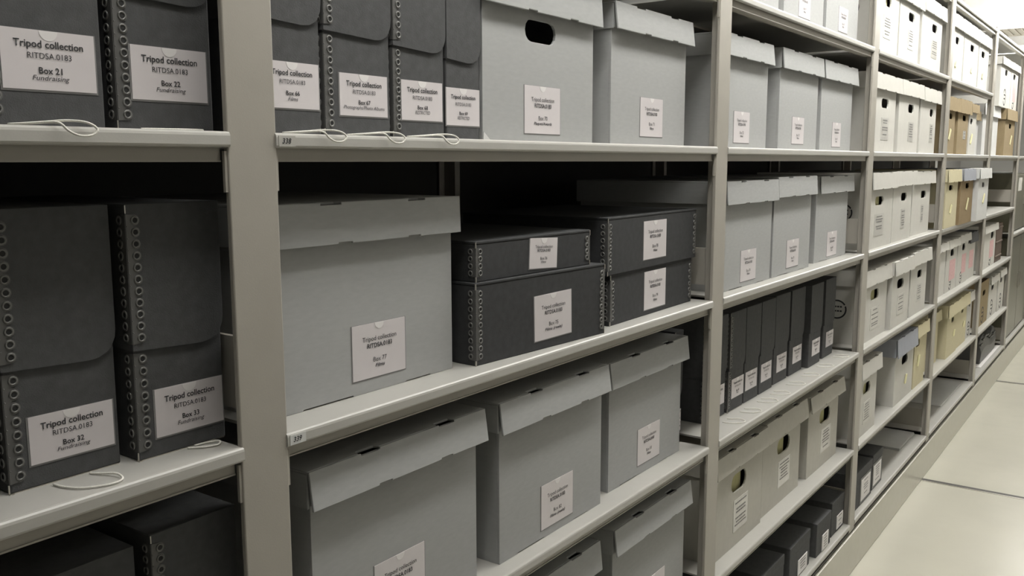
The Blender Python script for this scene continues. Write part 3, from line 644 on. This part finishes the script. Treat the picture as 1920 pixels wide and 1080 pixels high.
doc_box(1.142, 1.184, 0.065, C_, 'slim charcoal box squeezed between the grey carton and the upright', 0.110, lab=(1.170, 0.055, 0.026, 0.05), wing=True)
xs = [(1.345, 1.463), (1.472, 1.577), (1.582, 1.686), (1.692, 1.800), (1.818, 1.934), (1.950, 2.074), (2.092, 2.214), (2.252, 2.366)]
yy_ = [0.073, 0.070, 0.070, 0.070, 0.075, 0.075, 0.062, 0.067]
lx = [1.415, 1.536, 1.632, 1.745, 1.884, 2.022, 2.165, 2.326]
pos = ['first in the row of eight behind the upright', 'second in the row of eight', 'third in the row of eight', 'fourth in the row of eight', 'fifth in the row of eight', 'sixth in the row of eight',
       'seventh in the row of eight, pulled forward', 'last in the row of eight']
for i, (a, c) in enumerate(xs):
    doc_box(a, c, yy_[i], C_, 'charcoal flip-top box ' + pos[i] + ' under the grey cartons', 0.109, h=0.258, lab=(lx[i], 0.057, 0.080, 0.050), lines=(TC, RN, 'Box %d' % (84+i), 'Films'),
            cordpts=LOOP_FLAT, cdx=random.uniform(-0.005, 0.02), csx=1.1, rz=random.uniform(-0.01, 0.01), group='row of charcoal document boxes', detail=i < 2)

# flat film boxes, stacked in twos
def film_box(x0, x1, y, z, h, label, lab, lines, rz=0.0, depth=0.33, tilt=0.0):
    hw = (x1-x0)/2; cx = (x0+x1)/2
    t = thing('film_box', label, 'box', (cx, y, z), rz, 'flat charcoal film boxes')
    link('body', box(-hw, hw, 0, depth, 0, h-0.004), M['film'], t, bevel=0.0015)
    b = bmesh.new(); bx(b, -hw-0.0006, hw+0.0006, -0.0008, depth+0.001, h-0.004, h)
    link('lid', b, M['film'], t, bevel=0.001)
    put_edging(t, (-hw, 0, 0), [(0.008, h-0.010)])
    put_edging(t, (hw, 0, 0), [(0.008, h-0.010)], side=-1, wing=False)
    for s in (-1, 1):
        for z0, z1 in ((h-0.010, h-0.001), (0, 0.008)): link('corner_binding', box(s*hw-0.0009, s*hw+0.0009, -0.0009, 0.001, z0, z1), M['steel'], t)
    paper_label(t, lab[0]-cx, lab[1], lab[2], lab[3], -0.0001, lines, 'carton', tilt)
film_box(0.385, 0.725, 0.019, B_, 0.125, 'deep charcoal film box at the bottom of the stack beside the wide grey carton', (0.575, 0.053, 0.100, 0.074), L5('75', 'Films (reels)'), rz=-0.07, tilt=-0.02)
film_box(0.392, 0.695, 0.028, B_+0.125, 0.061, 'thin charcoal film box lying on top of the deep one', (0.560, 0.031, 0.074, 0.049), L5('76', 'Films'), rz=-0.05, tilt=0.05)
film_box(0.787, 1.156, 0.034, B_, 0.096, 'charcoal film box at the bottom of the stack beside the upright', (0.976, 0.049, 0.097, 0.076), L5('79', 'Films'), rz=0.02)
film_box(0.768, 1.166, 0.030, B_+0.096, 0.106, 'charcoal film box with wrinkled label, top of the stack beside the upright', (0.964, 0.054, 0.102, 0.075), L5('78', 'Films'), rz=0.02)

# small charcoal boxes on the bottom shelf
def flat_box(x0, x1, y, z, h, label, lab, group='small charcoal boxes on the bottom shelf', depth=0.34, holder=False):
    hw = (x1-x0)/2; cx = (x0+x1)/2
    t = thing('document_box', label, 'box', (cx, y, z), 0, group)
    link('body', box(-hw+0.001, hw-0.001, 0.001, depth, 0, h-0.03), M['dark'], t, bevel=0.0015)
    b = bmesh.new(); bx(b, -hw, hw, 0, depth+0.001, h-0.032, h); link('lid', b, M['dark'], t, bevel=0.002)
    if holder: link('label_holder', box(-lab[2]/2-0.012, lab[2]/2+0.012, -0.0005, 0.001, -lab[3]/2-0.010, lab[3]/2+0.008), M['edge'], t, (lab[0]-cx, 0, lab[1]))
    l = link('label', box(-lab[2]/2, lab[2]/2, -0.001, 0.001, -lab[3]/2, lab[3]/2), M['notch'], t, (lab[0]-cx, -0.0004, lab[1]))
    b = bmesh.new(); scribble(b, 0, 0, lab[2]*0.7, lab[3], -0.0012, random); link('lettering', b, M['grime'], l)
E_ = Z['E']
flat_box(1.400, 1.590, 0.02, E_, 0.118, 'small charcoal box cut off at the bottom, first on the bottom shelf', (1.52, 0.030, 0.08, 0.048))
flat_box(1.630, 1.812, 0.02, E_, 0.118, 'small charcoal box second along the bottom shelf', (1.74, 0.030, 0.08, 0.048))
flat_box(1.855, 2.045, 0.018, E_, 0.116, 'small charcoal box with white label, middle of the bottom shelf row', (1.973, 0.028, 0.085, 0.047))
flat_box(2.092, 2.243, 0.012, E_, 0.112, 'small charcoal box set forward, fourth along the bottom shelf', (2.181, 0.030, 0.064, 0.052))
flat_box(2.278, 2.421, 0.020, E_, 0.118, 'small charcoal box on the bottom shelf against the upright', (2.372, 0.033, 0.070, 0.047))
flat_box(2.535, 2.782, 0.018, E_, 0.138, 'charcoal box with tall white label behind the upright, beside the grey board', (2.690, 0.055, 0.120, 0.080), 'charcoal boxes beside the grey board', holder=True)
flat_box(2.805, 2.955, 0.022, E_, 0.138, 'charcoal box with creased white label beside the flat grey board', (2.873, 0.055, 0.110, 0.078), 'charcoal boxes beside the grey board', holder=True)
b = bmesh.new(); bx(b, -0.145, 0.145, 0, 0.55, 0, 0.004); bx(b, -0.143, 0.145, 0.002, 0.55, 0.0045, 0.0085)
t = thing('board_folder', 'large flat grey board folder lying on the bottom shelf', 'folder', (3.525, 0.050, E_))
link('cover', b, M['pale'], t, bevel=0.001)
link('spine', box(-0.147, -0.1435, 0.0, 0.55, 0, 0.0088), M['pale'], t)
tag(link('paper_sheet', box(-0.31, 0.31, 0, 0.45, 0, 0.003), M['pale'], None, (4.56, 0.045, E_)), 'thin pale sheet lying on the otherwise empty bottom shelf', 'sheet')
# slumped slate portfolio in the narrow bay
t = thing('portfolio_case', 'slumped dark grey portfolio case on the bottom shelf of the narrow bay', 'case', (5.72, 0.04, E_+0.003))
b = bmesh.new()
n = 8; P0 = []
for k in range(n+1):
    x = -0.30 + 0.60*k/n; hh = 0.125 + 0.03*math.sin(k*0.8) + 0.02*(k/n)
    P0.append([b.verts.new((x, 0.0, 0)), b.verts.new((x, -0.006, hh*0.55)), b.verts.new((x, 0.012, hh)), b.verts.new((x, 0.10, hh+0.02)), b.verts.new((x, 0.24, hh*0.8)), b.verts.new((x, 0.27, 0))])
for k in range(n):
    for j in range(6): b.faces.new((P0[k][j], P0[k+1][j], P0[k+1][(j+1) % 6], P0[k][(j+1) % 6]))
b.faces.new(P0[0]); b.faces.new(P0[-1][::-1])
link('shell', b, M['smoke'], t, bevel=0.004)
b = bmesh.new()
for k in range(n): bx(b, -0.30+0.60*k/n, -0.30+0.60*(k+1)/n, -0.002, 0.012, 0.112+0.02*k/n+0.03*math.sin(k*0.8), 0.120+0.02*k/n+0.03*math.sin(k*0.8))
link('zip_flap', b, M['edge'], t)
b = bmesh.new()
for k, a in enumerate((0.0, 0.12, -0.08)):
    v = bx(b, -0.40, 0.40, -0.025, 0.25, 0.001*k, 0.001*k+0.0006)
tag(link('loose_papers', b, M['notch'], None, (5.73, 0.045, E_)), 'white loose papers lying under the slumped portfolio case', 'papers')

# last bay: olive cabinets
for z, h, lb in ((E_, 0.72, 'tall olive metal cabinet standing on the bottom shelf of the last bay'), (0.945, 0.40, 'small olive metal cabinet standing on the pale shelf of the last bay')):
    t = thing('metal_cabinet', lb, 'cabinet', (6.85, 0.02, z), group='olive metal cabinets')
    link('body', box(-0.54, 0.54, 0.012, 0.60, 0, h), M['olive'], t, bevel=0.004)
    for s in (-1, 1):
        d = link('door', box(-0.262, 0.262, 0, 0.011, 0.01, h-0.01), M['olive'], t, (s*0.267, 0, 0), bevel=0.003)
        link('handle', box(-0.006, 0.006, -0.012, 0, h*0.45, h*0.6), M['steel'], d, (-s*0.22, 0, 0))
    if h < 0.5: link('label_card', box(-0.06, 0.12, -0.002, 0, 0.28, 0.37), M['white'], t, (-0.32, 0, 0))
